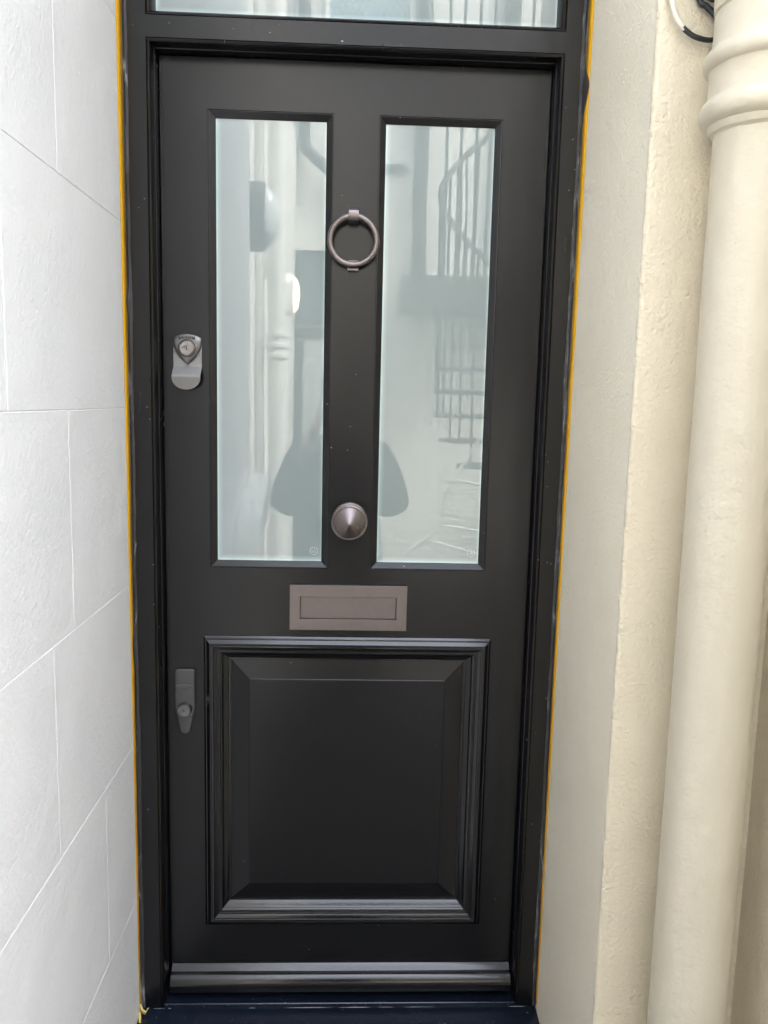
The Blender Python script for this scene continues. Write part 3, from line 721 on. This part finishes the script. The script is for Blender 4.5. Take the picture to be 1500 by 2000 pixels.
# spiral staircase
sc = thing('spiral_staircase', (1.16, -4.95, 0), 'black iron spiral staircase reflected in the right pane', 'staircase')
cx, cy = 1.16, -4.95
mb = MB(); mb.tube([(cx,cy,0),(cx,cy,5.2)], .055, 20); obj('column', mb, M_iron, sc, smooth=60)
a0 = -86; rise = .19; stp = 24; rad = .52
rail = []
for bx_, by_ in ((.73, -5.42), (.86, -5.44), (.99, -5.45), (1.08, -5.30)):
    mb = MB(); mb.tube([(bx_, by_, 2.7), (bx_, by_, 5.2)], .014, 8); obj('baluster', mb, M_iron, sc, smooth=60)
for k in range(23):
    z = .19 + rise*k - .55; a = R(a0 + stp*k); b = a + R(stp+4)
    if z < .1: continue
    mb = MB(); poly = [(cx+.05*math.cos(a), cy+.05*math.sin(a))] + [(cx+rad*math.cos(a+(b-a)*i/4), cy+rad*math.sin(a+(b-a)*i/4)) for i in range(5)] + [(cx+.05*math.cos(b), cy+.05*math.sin(b))]
    mb.loft([[(x,y,z-.035) for x,y in poly], [(x,y,z) for x,y in poly]]); obj('tread', mb, M_iron, sc)
    mb = MB()
    for q in (0, .5):
        aa = a + R(stp)*q + .04; zz = z + rise*q
        mb.tube([(cx+rad*.98*math.cos(aa), cy+rad*.98*math.sin(aa), z-.03), (cx+rad*.98*math.cos(aa), cy+rad*.98*math.sin(aa), zz+1.47)], .011, 8)
    obj('baluster', mb, M_iron, sc, smooth=60)
for i in range(23*4):
    t_ = i/4; aa = R(a0 + stp*t_) + .04; rail.append((cx+rad*.98*math.cos(aa), cy+rad*.98*math.sin(aa), .19+rise*t_+.93))
mb = MB(); mb.tube(rail, .024, 10); obj('handrail', mb, M_iron, sc, smooth=60)
# pale curved stair rail low on the right
t = thing('stair_rail', (.55, -3.3, 0), 'pale curved stair rail reflected low in the right pane', 'stair rail')
mb = MB(); mb.tube(crv([(.84,-3.3,1.52),(.76,-3.32,1.37),(.66,-3.33,1.20),(.585,-3.34,1.05),(.575,-3.34,.93),(.55,-3.34,.84),(.45,-3.34,.76),(.37,-3.34,.69),(.32,-3.34,.58),(.31,-3.34,.02)]), .012, 10); obj('top_rail', mb, M_whitepaint, t, smooth=60)
mb = MB()
for a_, b_ in (((.64,-3.33,1.15),(1.0,-3.33,1.08)), ((.56,-3.34,.86),(1.0,-3.34,.80)), ((.46,-3.34,.77),(.86,-3.34,.66)), ((.70,-3.34,.56),(1.05,-3.34,.86))): mb.tube([a_, b_], .008, 8)
obj('cross_rail', mb, M_whitepaint, t, smooth=60)

# ------------------------------------------------------------------ the photographer
def skinned(name, verts, edges, mat, parent, root=0, sub=2):
    off = root_loc(parent)
    me = bpy.data.meshes.new(name); me.from_pydata([Vector(v[:3]) - off for v in verts], edges, [])
    o = bpy.data.objects.new(name, me); C.objects.link(o); o.parent = parent; me.materials.append(mat)
    o.modifiers.new('skin', 'SKIN')
    sv = me.skin_vertices[0].data
    for i, v in enumerate(verts):
        r = v[3]; sv[i].radius = r if isinstance(r, tuple) else (r, r); sv[i].use_root = (i == root)
    for m_ in o.modifiers:
        if m_.type == 'SKIN': m_.use_smooth_shade = True; m_.branch_smoothing = .6
    s = o.modifiers.new('sub', 'SUBSURF'); s.levels = sub; s.render_levels = sub
    return o
PXc, PYc = -.06, -2.02
pe = thing('person', (PXc, PYc, 0), 'person in a dark jacket holding up a phone, reflected between the two panes', 'person')
V_ = []; E_ = []
def pv(x, y, z, r, link=None):
    V_.append((PXc+x, PYc+y, z, r)); i = len(V_)-1
    if link is not None: E_.append((link, i))
    return i
pel = pv(0, 0, .96, (.15,.11)); 
wst = pv(0, .0, 1.10, (.13,.10), pel); chs = pv(0, .01, 1.30, (.165,.12), wst); nkb = pv(0, .0, 1.45, (.08,.07), chs); nk = pv(0, .015, 1.52, .052, nkb); hd0 = pv(0, .03, 1.585, .062, nk); hd1 = pv(0, .03, 1.66, (.074,.092), hd0); pv(0, .02, 1.735, (.055,.07), hd1)
for s in (-1, 1):
    hp = pv(s*.095, 0, .90, .088, pel); kn_ = pv(s*.10, .02, .50, .058, hp); an = pv(s*.105, -.01, .10, .040, kn_); pv(s*.11, .12, .045, .032, an)
    shd = pv(s*.175, 0, 1.42, .056, chs); el = pv(s*.245, .10, 1.125, .044, shd); wr = pv(s*.105-.01, .285, 1.475, .027, el)
    pm = pv(s*.072-.02, .325, 1.53, (.034,.017), wr)
    for fi, (dz, L_) in enumerate(((.030, .85), (.010, 1.0), (-.010, .95), (-.028, .75))):
        k1 = pv(s*.066-.02, .352, 1.545+dz, .0095, pm); k2 = pv(s*.052-.02, .352+.022*L_, 1.552+dz, .0085, k1); pv(s*.030-.02, .352+.030*L_, 1.556+dz, .0075, k2)
    t1 = pv(s*.060-.02, .318, 1.555, .011, pm); pv(s*.036-.02, .332, 1.575, .009, t1)
skinned('body', V_, E_, M_skin, pe)
# jacket and trousers follow the body
V_ = []; E_ = []
w0 = pv(0, 0, 1.06, (.205,.14)); w1 = pv(0, 0, .94, (.195,.14), w0); c1 = pv(0, .0, 1.22, (.215,.145), w0); c2 = pv(0, .0, 1.36, (.205,.14), c1); pv(0, 0, 1.475, (.085,.08), c2)
for s in (-1, 1):
    sh_ = pv(s*.175, .01, 1.40, .092, c2); el = pv(s*.245, .095, 1.13, .092, sh_); pv(s*.125-.008, .265, 1.445, .052, el)
skinned('jacket', V_, E_, M_jacket, pe)
V_ = []; E_ = []
w0 = pv(0, 0, .95, (.165,.12))
for s in (-1, 1):
    hp = pv(s*.095, 0, .86, .098, w0); kn_ = pv(s*.10, .02, .50, .075, hp); pv(s*.105, -.01, .09, .060, kn_)
skinned('trousers', V_, E_, M_trouser, pe)
for s in (-1, 1):
    mb = MB(); rings = []
    for (y, hw_, h) in ((-.09,.025,.05),(-.07,.036,.075),(0,.040,.085),(.08,.045,.06),(.15,.043,.045),(.185,.025,.03)):
        rings.append([(PXc+s*.108 + hw_*math.cos(a), PYc+y, .002 + max(0, h*.5 + h*.5*math.sin(a))) for a in [2*PI*k/14 for k in range(14)]])
    mb.loft(rings); obj('shoe', mb, M_shoe, pe, smooth=60)
def ellips(mb, c, r, n=20, m=12, t0=0, t1=PI):
    rings = []
    for i in range(m+1):
        a = t0 + (t1-t0)*i/m; a = min(max(a, .02), PI-.02)
        rings.append([(c[0]+r[0]*math.sin(a)*math.cos(2*PI*k/n), c[1]+r[1]*math.sin(a)*math.sin(2*PI*k/n), c[2]+r[2]*math.cos(a)) for k in range(n)])
    mb.loft(rings)
mb = MB(); ellips(mb, (PXc, PYc-.002, 1.700), (.088,.105,.085), t1=PI*.55); ellips(mb, (PXc, PYc-.045, 1.655), (.082,.065,.085)); obj('hair', mb, M_hair, pe, smooth=70)
mb = MB(); ellips(mb, (PXc, PYc+.118, 1.635), (.014,.020,.024)); obj('nose', mb, M_skin, pe, smooth=70)
for s in (-1, 1):
    mb = MB(); ellips(mb, (PXc+s*.031, PYc+.106, 1.662), (.013,.008,.008)); obj('eye', mb, M_eye, pe, smooth=70)
    mb = MB(); ellips(mb, (PXc+s*.080, PYc+.025, 1.650), (.010,.020,.032)); obj('ear', mb, M_skin, pe, smooth=70)
mb = MB(); ellips(mb, (PXc, PYc+.108, 1.598), (.024,.010,.008)); obj('mouth', mb, M_lip, pe, smooth=70)
# phone: the lens is just behind the camera position
mb = MB(); hw_, hh = .036, .0735
pl = [(-.056, .012), (.016, .012)]
c0 = Vector((-.022, -.060, 0)); outl = []
for (sx_, sy_, q) in ((1,1,0),(-1,1,90),(-1,-1,180),(1,-1,270)):
    for i in range(6):
        a = R(q + 90*i/5); outl.append((c0.x + sx_*(hw_-.009) + .009*math.cos(a), c0.y + sy_*(hh-.009) + .009*math.sin(a)))
M4 = Matrix.Translation(CAMP) @ CROT.to_4x4()
mb.loft([[M4 @ Vector((x, y, .009)) for x, y in outl], [M4 @ Vector((x, y, .017)) for x, y in outl]])
ph = tag(obj('phone', mb, M_phone, loc=tuple(M4 @ Vector((-.022,-.06,.013))), bevel=.002), 'dark smartphone held up in both hands by the reflected person', 'phone')
mb = MB()
for lx_, ly_ in ((0, 0), (-.019, 0), (-.0095, -.018)):
    mb.loft([[M4 @ Vector((lx_+.0065*math.cos(2*PI*k/20), ly_+.0065*math.sin(2*PI*k/20), zz)) for k in range(20)] for zz in (.0088, .0065)])
obj('camera_lens', mb, M_dpane, ph)
